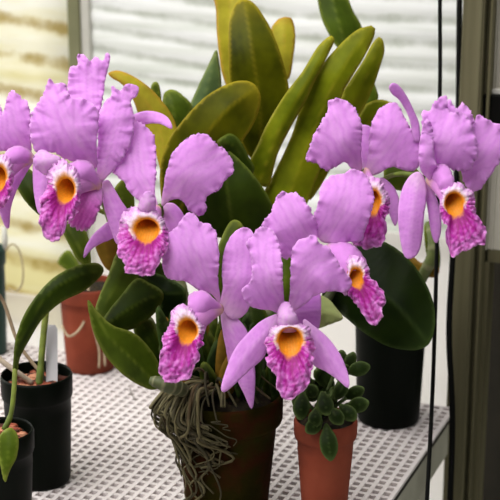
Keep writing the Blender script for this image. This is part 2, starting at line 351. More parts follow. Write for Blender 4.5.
# ------------------------------------------------------------------ sheets: petals, sepals, leaves
def sheet(name, outline, spine, mat, parent, colf, n=90, step=2.2, fold=0, cup=0, tilt=0, ruf=0, rfreq=.35, rlen=5, frill=0, thick=.0009, wave=0, wfreq=.09, seed=0, bulge=0, **kw):
    """outline px loop; spine [(x,y,d)..] from base to tip; depth follows the spine, fold / cup / ruffle shape the blade"""
    rnd = random.Random(seed*13+len(outline)); ph = rnd.uniform(0, 6)
    loop, per = spline([(p[0], p[1], 0) for p in outline], n, True)
    if frill:
        cx = sum(p.x for p in loop)/n; cy = sum(p.y for p in loop)/n; bx, by = spine[0][0], spine[0][1]
        for i, p in enumerate(loop):
            dr_ = Vector((p.x-cx, p.y-cy, 0)); dr_.normalize()
            db = math.hypot(p.x-bx, p.y-by); fb = smooth(8, 30, db)
            k = frill*fb*(.8*noise.noise(Vector((i*.62, seed*3.1, 0)))+.7*noise.noise(Vector((i*.21, seed*5.1, 4))))*1.6
            p += dr_*k
    xs = [p.x for p in loop]; ys = [p.y for p in loop]
    pts = [(p.x, p.y) for p in loop]
    def inside(x, y):
        c = False; j = n-1
        for i in range(n):
            if (pts[i][1] > y) != (pts[j][1] > y) and x < (pts[j][0]-pts[i][0])*(y-pts[i][1])/(pts[j][1]-pts[i][1])+pts[i][0]: c = not c
            j = i
        return c
    def edged(x, y):
        best = 1e9; bi = 0
        for i in range(n):
            d = (pts[i][0]-x)**2+(pts[i][1]-y)**2
            if d < best: best = d; bi = i
        a = pts[bi]; res = math.sqrt(best)
        for q in (pts[bi-1], pts[(bi+1) % n]):
            vx, vy = q[0]-a[0], q[1]-a[1]; L = vx*vx+vy*vy
            if L > 1e-9:
                t = max(0, min(1, ((x-a[0])*vx+(y-a[1])*vy)/L)); res = min(res, math.hypot(a[0]+vx*t-x, a[1]+vy*t-y))
        return res, bi
    inner = []
    y = min(ys)+.6; row = 0
    while y < max(ys):
        x = min(xs)+(step/2 if row % 2 else 0)
        while x < max(xs):
            jx, jy = x+rnd.uniform(-.15, .15), y+rnd.uniform(-.15, .15)
            if inside(jx, jy) and edged(jx, jy)[0] > step*.55: inner.append((jx, jy))
            x += step
        y += step*.87; row += 1
    allp = [Vector(p) for p in pts+inner]
    res = delaunay_2d_cdt(allp, [], [list(range(n))], 1, 1e-5)
    V2, Fc = res[0], res[2]
    sp3, slen = spline([(s[0], s[1], s[2]*1000) for s in spine], 40)
    W = 1
    info = []
    for v in V2:
        best = 1e9; bi = 0; bt = 0
        for i in range(39):
            a, b = sp3[i], sp3[i+1]; vx, vy = b.x-a.x, b.y-a.y; L = vx*vx+vy*vy+1e-12
            t = ((v.x-a.x)*vx+(v.y-a.y)*vy)/L
            tc_ = max(0, min(1, t))
            d = math.hypot(a.x+vx*tc_-v.x, a.y+vy*tc_-v.y)
            if d < best: best = d; bi = i; bt = tc_
        a, b = sp3[bi], sp3[bi+1]
        side = (b.x-a.x)*(v.y-a.y)-(b.y-a.y)*(v.x-a.x)
        ac = best*(1 if side > 0 else -1); W = max(W, best)
        e, ei = edged(v.x, v.y)
        info.append(((bi+bt)/39, ac, e, ei, (a.z*(1-bt)+b.z*bt)/1000))
    verts = []; cols = []
    mm = .00095
    for v, (s, ac, e, ei, d) in zip(V2, info):
        arc = ei*per/n
        dz = fold*abs(ac)*mm + cup*(ac/W)**2*W*mm + tilt*ac*mm
        fb = smooth(.05, .35, s)
        dz += fb*ruf*math.exp(-e/rlen)*(2.6*noise.noise(Vector((arc*rfreq*.45, seed, 0)))+2.0*noise.noise(Vector((arc*rfreq*1.2, seed, 7))))*mm
        dz += fb*wave*math.sin(v.x*wfreq+v.y*wfreq*.7+ph)*mm
        dz += 2.2*fb*min(ruf, 2)*.5*noise.noise(Vector((v.x*.035, v.y*.035, seed+.5)))*mm*2
        dz -= bulge*(1-math.exp(-e/8))*mm
        verts.append(P(v.x, v.y, d+dz)); cols.append(colf(s, ac/W, e, v.x, v.y))
    faces = []
    for f in Fc:
        f = list(f)
        a, b, c = V2[f[0]], V2[f[1]], V2[f[2]]
        if (b.x-a.x)*(c.y-a.y)-(b.y-a.y)*(c.x-a.x) > 0: f.reverse()
        faces.append(f)
    return obj(name, verts, faces, mat, parent, cols, thick=thick, **kw)

C_PET = lin((230, 156, 238)); C_PETL = lin((240, 186, 243)); C_PETD = lin((194, 106, 208)); C_PALE = lin((240, 212, 234))
def petal_col(sd=0, deep=0.0):
    base = mix(C_PET, C_PETD, deep)
    def f(s, a, e, x, y):
        vein = .5+.5*math.sin(a*38+2*math.sin(s*5)+noise.noise(Vector((x*.1, y*.1, sd)))*3)
        c = mix(base, C_PETL, .35*vein*(1-abs(a))+.15)
        c = mix(c, C_PETD, .35*abs(a)*smooth(.2, .8, s)*(.4+.6*noise.noise(Vector((x*.08, y*.08, sd)))))
        c = mix(c, C_PALE, .55*smooth(.28, 0, s)+.16*math.exp(-(a/.10)**2)*smooth(.95, .1, s))
        c = mix(c, C_PETD, .28*max(0, math.sin(a*24+4*noise.noise(Vector((x*.06, y*.06, sd)))))**3)
        c = mix(c, C_PETL, .5*math.exp(-e/1.5))
        return c
    return f
LC = {'olive': ((44, 50, 0), (84, 86, 4), (164, 146, 36)), 'lime': ((78, 92, 4), (116, 124, 14), (160, 150, 44)),
      'dark': ((24, 36, 2), (44, 60, 8), (98, 110, 40)), 'yellow': ((158, 150, 36), (176, 166, 50), (188, 140, 50)),
      'deep': ((12, 26, 2), (24, 38, 4), (72, 92, 44)), 'grey': ((72, 92, 54), (92, 112, 66), (130, 140, 80)),
      'bronze': ((110, 84, 26), (130, 104, 34), (150, 110, 40)), 'mid': ((48, 64, 8), (76, 94, 20), (130, 140, 56)),
      'succ': ((20, 32, 8), (36, 52, 18), (92, 110, 60)), 'pale': ((142, 156, 92), (160, 172, 108), (170, 180, 120))}
def leaf_col(kind, sd=0):
    A, B, E = (lin(c) for c in LC[kind])
    def f(s, a, e, x, y):
        nzz = .5+.9*noise.noise(Vector((x*.035, y*.035, sd*2.7)))+.25*noise.noise(Vector((x*.15, y*.15, sd)))
        c = mix(A, B, nzz)
        c = mix(c, mix(A, B, -.2), .0)
        st = .5+.5*math.sin(a*26)
        c = mix(c, B, .18*st)
        c = mix(c, E, .75*math.exp(-e/1.2)+.25*smooth(.8, 1, s))
        c = mix(c, mix(B, E, .5), .5*math.exp(-(a/.04)**2))
        return c
    return f
def petal(parent, outline, spine, **k):
    d = dict(ruf=2.1, rlen=4.2, rfreq=.30, frill=1.6, cup=.30, fold=-.08, wave=.5, n=170, thick=.0008)
    nm = k.pop('name', 'petal'); sd = k.get('seed', 1); deep = k.pop('deep', 0); d.update(k)
    return sheet(nm, outline, spine, M_PETAL, parent, petal_col(sd, deep), **d)
def sepal(parent, outline, spine, **k):
    d = dict(ruf=.5, rlen=5, rfreq=.12, frill=.15, cup=.15, fold=.22, wave=.3, n=80, thick=.0009, name='sepal', deep=.25); d.update(k)
    return petal(parent, outline, spine, **d)
def leaf(parent, kind, outline, spine, **k):
    d = dict(ruf=.4, rlen=8, rfreq=.05, frill=.25, cup=.0, fold=.35, wave=.6, wfreq=.04, n=90, step=3, thick=.0022); d.update(k)
    return sheet('leaf', outline, spine, M_LEAF, parent, leaf_col(kind, d.get('seed', 1)), **d)

# ------------------------------------------------------------------ lips
L_OR = lin((240, 146, 20)); L_ORD = lin((190, 84, 8)); L_YEL = lin((238, 182, 74)); L_WH = lin((240, 214, 236)); L_LIL = lin((220, 150, 222))
L_MAG = lin((190, 42, 170)); L_MAGD = lin((150, 6, 116)); L_MAGL = lin((228, 134, 220))
def lip(parent, outline, thr, d0, back, seed=0, fwd=14, flare=3, ruf=1.5, down=(0, 1)):
    """outline px loop round the mouth thr=(cx,cy,rx,ry); back=(x,y,d) is where the tube joins the flower"""
    cx, cy, rx, ry = thr; NA = 220; NR = 34; NI = 12
    loop, per = spline([(x, y, 0) for x, y in outline], 500, True)
    dn = Vector((down[0], down[1])); dn.normalize(); mm = .00093
    A0 = Vector((cx, cy, d0)); B0 = Vector(back)
    def axis(t):
        c = A0.lerp(B0, t); c.y -= 3.0*math.sin(t*math.pi); return c
    rad = []
    for k in range(NA):
        an = 2*math.pi*k/NA; best = None; ux, uy = math.cos(an), math.sin(an); bd = 9
        for p in loop:
            vx, vy = p.x-cx, p.y-cy; L = math.hypot(vx, vy); c = (vx*ux+vy*uy)/L
            if 1-c < bd: bd = 1-c; best = L
        rad.append(best)
    rad = [(rad[k-1]+2*rad[k]+rad[(k+1) % NA])/4 for k in range(NA)]
    verts = []; cols = []
    for j in range(NI+NR+1):
        for k in range(NA):
            an = 2*math.pi*k/NA; ux, uy = math.cos(an), math.sin(an); low = ux*dn.x+uy*dn.y
            N = lambda f, z_: noise.noise(Vector((ux*f, uy*f, seed+z_)))
            rr = 1/math.sqrt((ux/rx)**2+(uy/ry)**2); rr = min(rr, rad[k]*.8)
            R = rad[k]*(1+.10*N(4, 1)+.05*N(9, 2))+.8+1.5*N(26, 6)
            if j < NI:
                q = j/NI; c3 = axis((1-q)*.8); r = rr*(.42+.58*q**.7)
                x = c3.x+ux*r; y = c3.y+uy*r; z = c3.z
                c = mix(L_ORD, L_OR, smooth(0, .75, q)*.75+.45*low)
                c = mix(c, L_YEL, .3*(.5+.5*math.sin(k*2*math.pi/NA*24))*smooth(.3, 1, q))
                verts.append(P(x, y, z)); cols.append(c); continue
            t = (j-NI)/NR; r = rr+(R-rr)*t
            sw = t*t*t*(N(7, 9)*3.5+N(18, 10)*2)
            x = cx+ux*r-uy*sw; y = cy+uy*r+ux*sw
            lowf = max(0, low)
            dz = -fwd*lowf*math.sin(min(1, t*1.15)*math.pi*.62) + flare*(1-lowf)*t*t*3 - 3*math.sin(t*math.pi)*(1-lowf)
            dz += ruf*(t**2.6*(3.0*N(6, 3)+3.4*noise.noise(Vector((x*.32, y*.32, seed))))+t*1.6*N(2.5, 5)+.22*t*math.sin(an*22+2*N(3,8)))
            nz_ = noise.noise(Vector((x*.28, y*.28, seed)))+.6*noise.noise(Vector((x*.75, y*.75, seed)))
            st = abs(math.sin(an*15+2.0*noise.noise(Vector((ux*2.5, uy*2.5+t*2, seed)))))**.8
            mg = mix(L_MAGD, L_MAG, st)
            mg = mix(mg, mix(L_MAGL, L_LIL, .3), smooth(.35, 1.0, t+.35*nz_)*(.25+.75*st))
            upc = mix(L_WH, L_LIL, smooth(.3, .95, t+.4*nz_)*.85)
            th = math.degrees(math.acos(max(-1, min(1, low))))
            lim = 60+44*smooth(0, .6, t)+18*nz_
            body = mix(mg, upc, smooth(lim-14, lim+10, th))
            if low > .2: body = mix(L_MAGD, body, max(smooth(.12, .5, t+.15*nz_), smooth(28, 62, th)))
            c = mix(mix(L_OR, L_YEL, smooth(.05, .3, t)*.7), body, smooth(.08, .44+.14*nz_, t)*(1-smooth(.0, .5, low))+smooth(.0, .15+.06*nz_, t)*smooth(.0, .5, low))
            c = mix(c, L_WH, .45*smooth(.94, 1, t)*(1 if nz_ > -.1 else .3))
            verts.append(P(x, y, d0+dz*mm)); cols.append(c)
    faces = []
    for j in range(NI+NR):
        for k in range(NA):
            k2 = (k+1) % NA; faces.append((j*NA+k, j*NA+k2, (j+1)*NA+k2, (j+1)*NA+k))
    faces.append(tuple(range(NA))[::-1])
    obj('lip', verts, faces, M_LIP, parent, cols, thick=.0006, offset=0)
    NT = 18; V = []; C = []; SEG = 40
    for i in range(NT+1):
        t = i/NT; c = axis(t*.88+.10)
        for k in range(SEG):
            an = 2*math.pi*k/SEG; sc = 1.02*(1-t)+.50*t+.06*math.sin(math.pi*t)
            V.append(P(c.x+math.cos(an)*rx*sc, c.y+math.sin(an)*ry*sc, c.z))
            C.append(mix(L_LIL, mix(C_PALE, L_YEL, .5), smooth(.5, 1, t)))
    Fs = [(i*SEG+k, i*SEG+(k+1) % SEG, (i+1)*SEG+(k+1) % SEG, (i+1)*SEG+k) for i in range(NT) for k in range(SEG)]
    Fs.append(tuple(NT*SEG+k for k in range(SEG)))
    obj('lip_tube', V, Fs, M_PETAL, parent, C)

def pedicel(parent, pts, r=.0024, kind='mid', name='stalk'):
    A, B, E = (lin(c) for c in LC[kind]); s3, _ = spline([P(*p) for p in pts], 24)
    m = MB(); m.tube(s3, [r*(1.15 if i < 6 else 1) for i in range(24)], 10, [mix(B, E, i/24) for i in range(24)])
    return m.build(name, M_CANE, parent)
def column_part(parent, outline, spine, seed=3):
    def cf(s, a, e, x, y): return mix(mix(C_PET, L_WH, .45+.4*noise.noise(Vector((x*.4, y*.4, seed)))), C_PETD, .3*smooth(.6, 1, s))
    return sheet('column', outline, spine, M_PETAL, parent, cf, ruf=1.6, rlen=3, rfreq=.9, frill=1.2, cup=.9, n=70, step=1.6, thick=.002, seed=seed, bulge=4)
def veined(parent, outline, spine, seed, name='petal', **k):
    def cf(s, a, e, x, y):
        st = abs(math.sin(a*12+s*2)); c = mix(L_MAGL, L_MAG, .3+.5*st*smooth(.2, .9, s)); return mix(mix(c, L_LIL, smooth(.5, 0, s)), L_WH, .3*math.exp(-e/1.0))
    d = dict(ruf=2.0, rlen=5, rfreq=.5, frill=1.8, cup=.4, n=110, thick=.0008, seed=seed); d.update(k)
    return sheet(name, outline, spine, M_LIP, parent, cf, **d)
def tube_sheet(parent, outline, spine, seed=2, **k):
    def cf(s, a, e, x, y):
        c = mix(L_LIL, C_PET, .5); c = mix(c, mix(L_YEL, C_PALE, .6), smooth(.25, 0, s)); return mix(c, C_PALE, .4*math.exp(-e/1.2))
    d = dict(ruf=1.0, rlen=5, rfreq=.4, frill=.8, cup=1.0, n=80, thick=.0012, seed=seed, step=2, bulge=3); d.update(k)
    return sheet('lip_side_lobe', outline, spine, M_PETAL, parent, cf, **d)

# ================================================================== the orchid
base_pt = ground(227, 510)
orchid = empty('potted_orchid', base_pt, None, 'large cattleya orchid with eight lilac blooms in a mossy terracotta pot', 'orchid plant')
def pot_at(x, yb, half_b, y_r, half_r, band, mat, rimmat, parent, wall=.004, y_soil=6, soil=None, rimname='pot', soilname='potting_mix', lipout=.004, taperband=True):
    g = ground(x, yb); d = (g-CAM).dot(FW); rb = half_b*d/F
    h = height_at(g, y_r); top = g+Z*h; dt = (top-CAM).dot(FW); rt = half_r*dt/F
    bd = band
    rbody = rt-lipout
    def rad_(z): return rb+(rbody-rb)*(z/(h-bd)) if z < h-bd else rt
    prof = [(rb*.96, 0), (rb, .003)]
    for i in range(1, 9): z = (h-bd)*i/8; prof.append((rad_(z*.999)-(.0005 if i == 8 else 0), z))
    prof += [(rt-.0012, h-bd+.0012), (rt-.0004, h-bd+.004), (rt, h-.003), (rt-.0012, h), (rt-wall*.8, h), (rt-wall, h-.003), (rt-wall-.001, h-bd), (rt-wall-.006, h-.045)]
    m = MB(); m.lathe(g, prof, 72); o = m.build(rimname, mat, parent)
    return g, h, rt, rb
g0, h0, r0, _ = pot_at(227, 510, 40, 391, 57, .030, M_MOSSY, None, orchid, lipout=.006)
def mound(name, g, z, r, mat, parent, amp=.006, seed=0, rise=.006, kind=None):
    vs_ = [g+Z*(z+rise)]; fs = []; NRR = 14; NAA = 56
    for j in range(1, NRR+1):
        for k in range(NAA):
            a = 2*math.pi*k/NAA; rr = r*j/NRR
            zz = z+rise*(1-(j/NRR)**2)+amp*noise.noise(Vector((rr*math.cos(a)*90, rr*math.sin(a)*90, seed)))
            vs_.append(g+Vector((rr*math.cos(a), rr*math.sin(a), zz)))
    for k in range(NAA): fs.append((0, 1+k, 1+(k+1) % NAA))
    for j in range(NRR-1):
        for k in range(NAA):
            a_, b_ = 1+j*NAA+k, 1+j*NAA+(k+1) % NAA; fs.append((a_, a_+NAA, b_+NAA, b_))
    return obj(name, vs_, fs, mat, parent, kind=kind)
mound('potting_mix', g0, h0-.012, r0-.005, M_SOIL, orchid, rise=.014, amp=.012, kind='stuff')

CHIP = [M_BARK, mat_noise('bark_pale', [(.3, (150, 92, 66)), (.7, (206, 150, 118))], 60, .85, .4, 200), mat_noise('bark_dark', [(.3, (48, 22, 14)), (.7, (92, 44, 30))], 60, .85, .4, 200)]
def chips(g, z, r, n, parent, mat=M_BARK, size=.006, seed=1):
    rnd = random.Random(seed)
    for i in range(n):
        a = rnd.uniform(0, 6.28); rr = r*math.sqrt(rnd.random()); c = g+Vector((rr*math.cos(a), rr*math.sin(a), z+rnd.uniform(0, .003)))
        s = size*rnd.uniform(.6, 1.25); vs_ = []; fs = []
        for j in range(5):
            for k in range(7):
                th = math.pi*j/4; fi = 2*math.pi*k/7
                q = Vector((math.sin(th)*math.cos(fi)*1.2, math.sin(th)*math.sin(fi)*.9, math.cos(th)*.6))
                q *= s*(1+.5*noise.noise(q*2+Vector((i, seed, 0)))); vs_.append(c+q)
        for j in range(4):
            for k in range(7): fs.append((j*7+k, (j+1)*7+k, (j+1)*7+(k+1) % 7, j*7+(k+1) % 7))
        obj('bark_chip', vs_, fs, CHIP[i % 3], parent, smooth_=False)

# canes (pseudobulbs)
def cane(pts, r0_, kind='dark', parent=None, name='pseudobulb'):
    if parent is None: pts = [(x, y, d-.045*smooth(300, 395, y)) for x, y, d in pts]
    A, B, E = (lin(c) for c in LC[kind]); s3, _ = spline([P(*p) for p in pts], 40); rr = []
    cl = []
    for i in range(40):
        t = i/39; node = math.exp(-((t*5) % 1-.5)**2/.01); rr.append(r0_*(.55+.75*math.sin(math.pi*min(1, t*.9+.1))**.8)*(1-.0*node)+.0006*node)
        cl.append(mix(mix(A, B, t), lin((150, 146, 110)), .5*node+.15))
    m = MB(); m.tube(s3, rr, 14, cl); return m.build(name, M_CANE, parent or orchid)
for pts, r, k in [
    ([(205, 398, 1.41), (195, 350, 1.42), (180, 290, 1.43), (170, 235, 1.44)], .0065, 'mid'),
    ([(215, 395, 1.44), (210, 330, 1.45), (205, 270, 1.46), (205, 220, 1.47)], .007, 'dark'),
    ([(228, 398, 1.40), (230, 350, 1.41), (232, 300, 1.43), (225, 240, 1.45)], .0065, 'mid'),
    ([(235, 392, 1.45), (245, 330, 1.47), (250, 270, 1.48), (258, 200, 1.49)], .007, 'mid'),
    ([(250, 395, 1.42), (262, 350, 1.43), (268, 300, 1.44), (280, 220, 1.46)], .006, 'dark'),
    ([(258, 398, 1.45), (272, 350, 1.46), (290, 280, 1.47), (300, 200, 1.48)], .0065, 'mid'),
    ([(192, 395, 1.41), (172, 360, 1.41), (152, 330, 1.41), (128, 290, 1.41)], .0055, 'mid'),
    ([(198, 392, 1.43), (180, 330, 1.44), (140, 270, 1.45), (112, 215, 1.45)], .0055, 'dark'),
    ([(262, 392, 1.41), (290, 350, 1.42), (320, 310, 1.42), (345, 270, 1.42)], .0048, 'dark'),
    ([(186, 392, 1.37), (176, 387, 1.36), (164, 384, 1.35), (150, 380, 1.35)], .006, 'dark')]: cane(pts, r, k)
# tufts of small dark sheath leaves, added to fill and darken the plant's heart
rs = random.Random(5)
for i in range(34):
    x = 178+rs.random()*98; y = 394+rs.random()*8; d = 1.335+rs.random()*.07; L = 30+rs.random()*62; lean = (x-228)*.25+rs.uniform(-14, 14); wd = 6+rs.random()*5
    tip = (x+lean, y-L)
    leaf(orchid, ('deep', 'deep', 'dark', 'bronze', 'deep')[i % 5], [(x-2, y), (x+lean*.3-wd, y-L*.4), (x+lean*.75-wd*.7, y-L*.8), tip, (x+lean*.75+wd*.7, y-L*.75), (x+lean*.3+wd, y-L*.35), (x+2, y)],
         [(x, y, d), (x+lean*.4, y-L*.5, d-.006), (tip[0], tip[1], d-.002)], seed=i+40, step=4, n=40)

# -------- large leaves: (kind, outline, spine, options)
LEAVES = [
 ('yellow', [(215, -12), (216, 10), (217, 32), (219, 52), (222, 72), (229, 90), (240, 90), (246, 40), (244, -12)], [(232, 120, 1.50), (230, 50, 1.50), (230, -15, 1.52)], dict(fold=-.3)),
 ('olive', [(229, 60), (229, 30), (232, 12), (238, 2), (247, 0), (256, 6), (268, 24), (276, 42), (283, 62), (289, 90), (288, 115), (275, 150), (262, 165), (245, 150), (236, 120), (231, 90)], [(262, 180, 1.47), (260, 110, 1.46), (252, 50, 1.45), (244, 0, 1.47)], dict(fold=.30)),
 ('yellow', [(271, 32), (275, 23), (282, 18), (290, 18), (294, 26), (295, 40), (293, 58), (289, 78), (280, 78), (275, 50)], [(284, 90, 1.52), (284, 50, 1.52), (286, 18, 1.53)], {}),
 ('grey', [(216, 50), (219, 62), (221, 88), (214, 100), (200, 118), (188, 122), (190, 106), (199, 85), (209, 64)], [(195, 125, 1.50), (208, 85, 1.50), (216, 50, 1.51)], {}),
 ('mid', [(166, 92), (176, 91), (191, 104), (190, 114), (178, 130), (168, 115), (163, 103)], [(178, 135, 1.49), (172, 105, 1.49), (167, 92, 1.50)], {}),
 ('mid', [(153, 83), (158, 83), (161, 95), (160, 106), (154, 98), (151, 90)], [(158, 110, 1.50), (156, 83, 1.50)], {}),
 ('yellow', [(108, 73), (118, 71), (130, 75), (146, 85), (161, 100), (173, 118), (178, 140), (172, 165), (164, 178), (158, 160), (152, 140), (140, 118), (132, 97), (122, 84), (112, 78)], [(168, 190, 1.47), (160, 130, 1.47), (138, 92, 1.46), (108, 73, 1.46)], dict(fold=.4)),
 ('olive', [(259, 92), (260, 104), (253, 124), (241, 143), (228, 165), (205, 205), (180, 225), (165, 210), (160, 180), (163, 155), (170, 138), (182, 122), (196, 106), (210, 94), (226, 85), (240, 81), (252, 83)], [(178, 225, 1.45), (195, 155, 1.43), (225, 112, 1.42), (257, 88, 1.43)], dict(fold=.3)),
 ('dark', [(217, 142), (224, 136), (231, 134), (240, 141), (248, 156), (254, 168), (248, 176), (232, 160), (222, 150)], [(250, 180, 1.435), (236, 148, 1.425), (218, 141, 1.42)], dict(fold=.5)),
 ('dark', [(206, 160), (222, 148), (240, 160), (256, 178), (268, 196), (273, 210), (266, 226), (248, 236), (224, 238), (204, 232), (196, 214), (198, 185)], [(235, 245, 1.44), (228, 195, 1.425), (222, 150, 1.43)], dict(fold=-.25, cup=.2)),
 ('mid', [(316, -14), (318, 2), (321, 16), (327, 31), (337, 47), (350, 60), (362, 40), (362, 28), (353, 11), (346, -6), (340, -14)], [(352, 70, 1.56), (338, 20, 1.56), (328, -15, 1.57)], dict(fold=.35)),
 ('lime', [(366, 27), (373, 26), (375, 31), (371, 43), (362, 60), (351, 78), (343, 92), (338, 110), (330, 140), (318, 175), (300, 215), (272, 225), (262, 200), (272, 178), (290, 140), (302, 105), (313, 81), (325, 62), (341, 44), (356, 31)], [(282, 215, 1.46), (310, 140, 1.45), (338, 75, 1.43), (373, 27, 1.44)], dict(fold=.28)),
 ('lime', [(379, 37), (383, 41), (384, 52), (380, 66), (373, 87), (364, 107), (350, 130), (335, 160), (318, 190), (308, 200), (312, 170), (330, 125), (342, 95), (352, 78), (364, 60), (371, 46)], [(315, 195, 1.48), (340, 130, 1.475), (365, 80, 1.465), (381, 38, 1.47)], dict(fold=.28)),
 ('lime', [(331, 36), (334, 41), (327, 56), (315, 80), (303, 105), (289, 130), (277, 155), (268, 186), (256, 180), (249, 166), (258, 145), (267, 125), (285, 95), (302, 73), (316, 50), (324, 41)], [(260, 180, 1.45), (280, 128, 1.435), (305, 85, 1.425), (331, 38, 1.43)], dict(fold=.55)),
 ('lime', [(357, 128), (360, 114), (367, 104), (378, 100), (388, 101), (396, 108), (394, 130), (376, 150), (362, 150)], [(362, 150, 1.50), (370, 118, 1.49), (392, 106, 1.48)], dict(fold=.3)),
 ('mid', [(368, 70), (374, 84), (378, 97), (372, 108), (364, 102), (362, 84)], [(368, 110, 1.52), (370, 90, 1.52), (368, 70, 1.53)], {}),
 ('mid', [(385, 165), (396, 163), (412, 166), (420, 176), (414, 190), (398, 190), (386, 184)], [(385, 175, 1.43), (402, 175, 1.42), (420, 178, 1.42)], {}),
 # right hand large dark leaf
 ('deep', [(322, 296), (330, 275), (345, 252), (362, 241), (384, 242), (404, 255), (420, 274), (431, 296), (435, 318), (432, 338), (424, 348), (408, 350), (388, 346), (366, 334), (345, 316), (330, 304)], [(322, 292, 1.43), (350, 285, 1.41), (390, 300, 1.38), (430, 345, 1.37)], dict(fold=.25, thick=.0026)),
 ('pale', [(319, 297), (328, 299), (336, 308), (343, 318), (336, 322), (327, 325), (316, 327), (314, 312)], [(314, 322, 1.40), (326, 312, 1.39), (343, 318, 1.385)], dict(fold=.6)),
 # lower left leaves
 ('mid', [(118, 252), (108, 276), (98, 300), (95, 314), (100, 326), (112, 318), (124, 300), (137, 279), (142, 262), (132, 250)], [(135, 250, 1.41), (118, 280, 1.40), (98, 322, 1.37)], dict(fold=.3)),
 ('dark', [(100, 326), (108, 312), (120, 297), (136, 279), (150, 284), (160, 290), (163, 297), (158, 308), (149, 318), (135, 328), (118, 332), (106, 331)], [(164, 294, 1.39), (140, 302, 1.365), (102, 328, 1.35)], dict(fold=.35)),
 ('mid', [(88, 300), (90, 316), (95, 335), (106, 356), (124, 375), (144, 387), (156, 389), (163, 380), (158, 362), (146, 344), (132, 332), (112, 325), (98, 312)], [(160, 388, 1.36), (135, 362, 1.35), (108, 335, 1.34), (89, 301, 1.34)], dict(fold=.3)),
 ('deep', [(136, 276), (150, 272), (170, 279), (184, 288), (185, 304), (176, 318), (168, 326), (160, 318), (158, 296)], [(186, 292, 1.40), (165, 292, 1.41), (140, 276, 1.41)], {}),
 ('dark', [(134, 326), (150, 320), (158, 336), (164, 356), (160, 372), (150, 372), (142, 352)], [(160, 376, 1.39), (150, 345, 1.38), (142, 322, 1.38)], {}),
 ('dark', [(152, 300), (165, 290), (180, 300), (186, 330), (178, 352), (168, 345), (160, 322)], [(180, 360, 1.42), (170, 325, 1.42), (160, 296, 1.42)], {}),
 ('dark', [(16, 180), (25, 168), (36, 176), (44, 195), (44, 216), (34, 210), (22, 196)], [(20, 175, 1.42), (32, 192, 1.41), (46, 222, 1.41)], {}),
 ('mid', [(62, 226), (74, 222), (86, 232), (90, 250), (90, 268), (80, 262), (70, 246)], [(66, 224, 1.42), (78, 244, 1.41), (92, 275, 1.41)], {}),
 ('bronze', [(96, 244), (104, 236), (118, 238), (122, 255), (118, 275), (108, 270), (100, 258)], [(112, 285, 1.42), (108, 258, 1.42), (104, 234, 1.42)], dict(fold=.5)),
 ('dark', [(120, 262), (140, 255), (160, 262), (170, 280), (150, 285), (128, 280)], [(175, 280, 1.42), (145, 270, 1.42), (118, 262, 1.42)], {}),
 ('mid', [(112, 196), (122, 180), (132, 188), (134, 210), (126, 226), (114, 220)], [(124, 232, 1.42), (122, 200, 1.42), (120, 180, 1.42)], {}),
 ('mid', [(228, 225), (240, 222), (246, 240), (236, 262), (222, 300), (212, 300), (214, 262)], [(218, 305, 1.40), (226, 262, 1.40), (240, 222, 1.41)], {}),
 ('mid', [(276, 250), (292, 248), (296, 270), (290, 300), (280, 310), (274, 290)], [(283, 315, 1.41), (285, 280, 1.41), (284, 248, 1.42)], {}),
 ('dark', [(240, 305), (258, 305), (268, 318), (262, 335), (245, 340), (236, 325)], [(255, 345, 1.41), (252, 322, 1.41), (250, 304, 1.42)], {}),
]
for i, (k, o, s, opt) in enumerate(LEAVES): leaf(orchid, k, o, s, seed=i+1, **opt)

# -------- flowers
def flower(cx, cy, d, label=None): return empty('flower', P(cx, cy, d), orchid, label)
# A far left
f = flower(30, 156, 1.345)
petal(f, [(31, 152), (31, 138), (31, 122), (29, 106), (24, 99), (17, 94), (12, 90), (7, 98), (4, 110), (-4, 124), (-12, 140), (-4, 150), (10, 150), (22, 150)], [(31, 156, 1.345), (16, 130, 1.33), (8, 95, 1.335)], seed=11)
petal(f, [(2, 150), (4, 128), (3, 112), (-3, 103), (-16, 108), (-26, 122), (-34, 146), (-20, 156)], [(12, 158, 1.35), (-10, 135, 1.345), (-22, 112, 1.35)], seed=12)
sepal(f, [(26, 158), (34, 160), (27, 172), (17, 190), (11, 208), (9, 228), (4, 224), (-1, 206), (4, 185), (13, 168)], [(32, 158, 1.345), (10, 190, 1.33), (7, 228, 1.33)], seed=13)
tube_sheet(f, [(6, 152), (18, 146), (30, 151), (34, 159), (28, 165), (16, 169), (10, 172), (6, 163)], [(33, 158, 1.34), (20, 157, 1.325), (7, 160, 1.315)])
lip(f, [(-2, 156), (8, 157), (12, 165), (13, 178), (10, 192), (5, 204), (-6, 212), (-18, 208), (-22, 190), (-18, 170), (-10, 158)], (-2, 178, 8, 12), 1.31, (28, 158, 1.34), seed=1.3)
# B upper left
f = flower(99, 184, 1.33)
petal(f, [(97, 136), (100, 115), (103, 97), (105, 82), (108, 69), (110, 57), (106, 53), (103, 61), (95, 57), (90, 61), (83, 54), (77, 56), (78, 65), (71, 67), (68, 78), (69, 100), (74, 125), (86, 150)], [(98, 160, 1.345), (92, 110, 1.34), (90, 56, 1.35)], seed=21, frill=1.0, ruf=2.6, rlen=10)
petal(f, [(96, 168), (84, 166), (73, 162), (62, 158), (52, 152), (42, 154), (34, 150), (31, 140), (30, 126), (33, 110), (42, 97), (47, 84), (50, 79), (55, 84), (60, 82), (66, 85), (70, 97), (80, 98), (90, 102), (97, 110), (99, 122), (97, 136), (97, 152)], [(98, 176, 1.33), (74, 130, 1.30), (52, 86, 1.31)], seed=22, cup=.35, ruf=2.0, rlen=10)
petal(f, [(98, 184), (97, 160), (98, 138), (99, 116), (104, 103), (111, 96), (112, 86), (120, 91), (127, 84), (138, 87), (137, 96), (131, 101), (134, 118), (133, 135), (128, 150), (118, 165), (108, 176)], [(99, 186, 1.33), (112, 140, 1.315), (124, 90, 1.325)], seed=23, rlen=10, frill=.8)
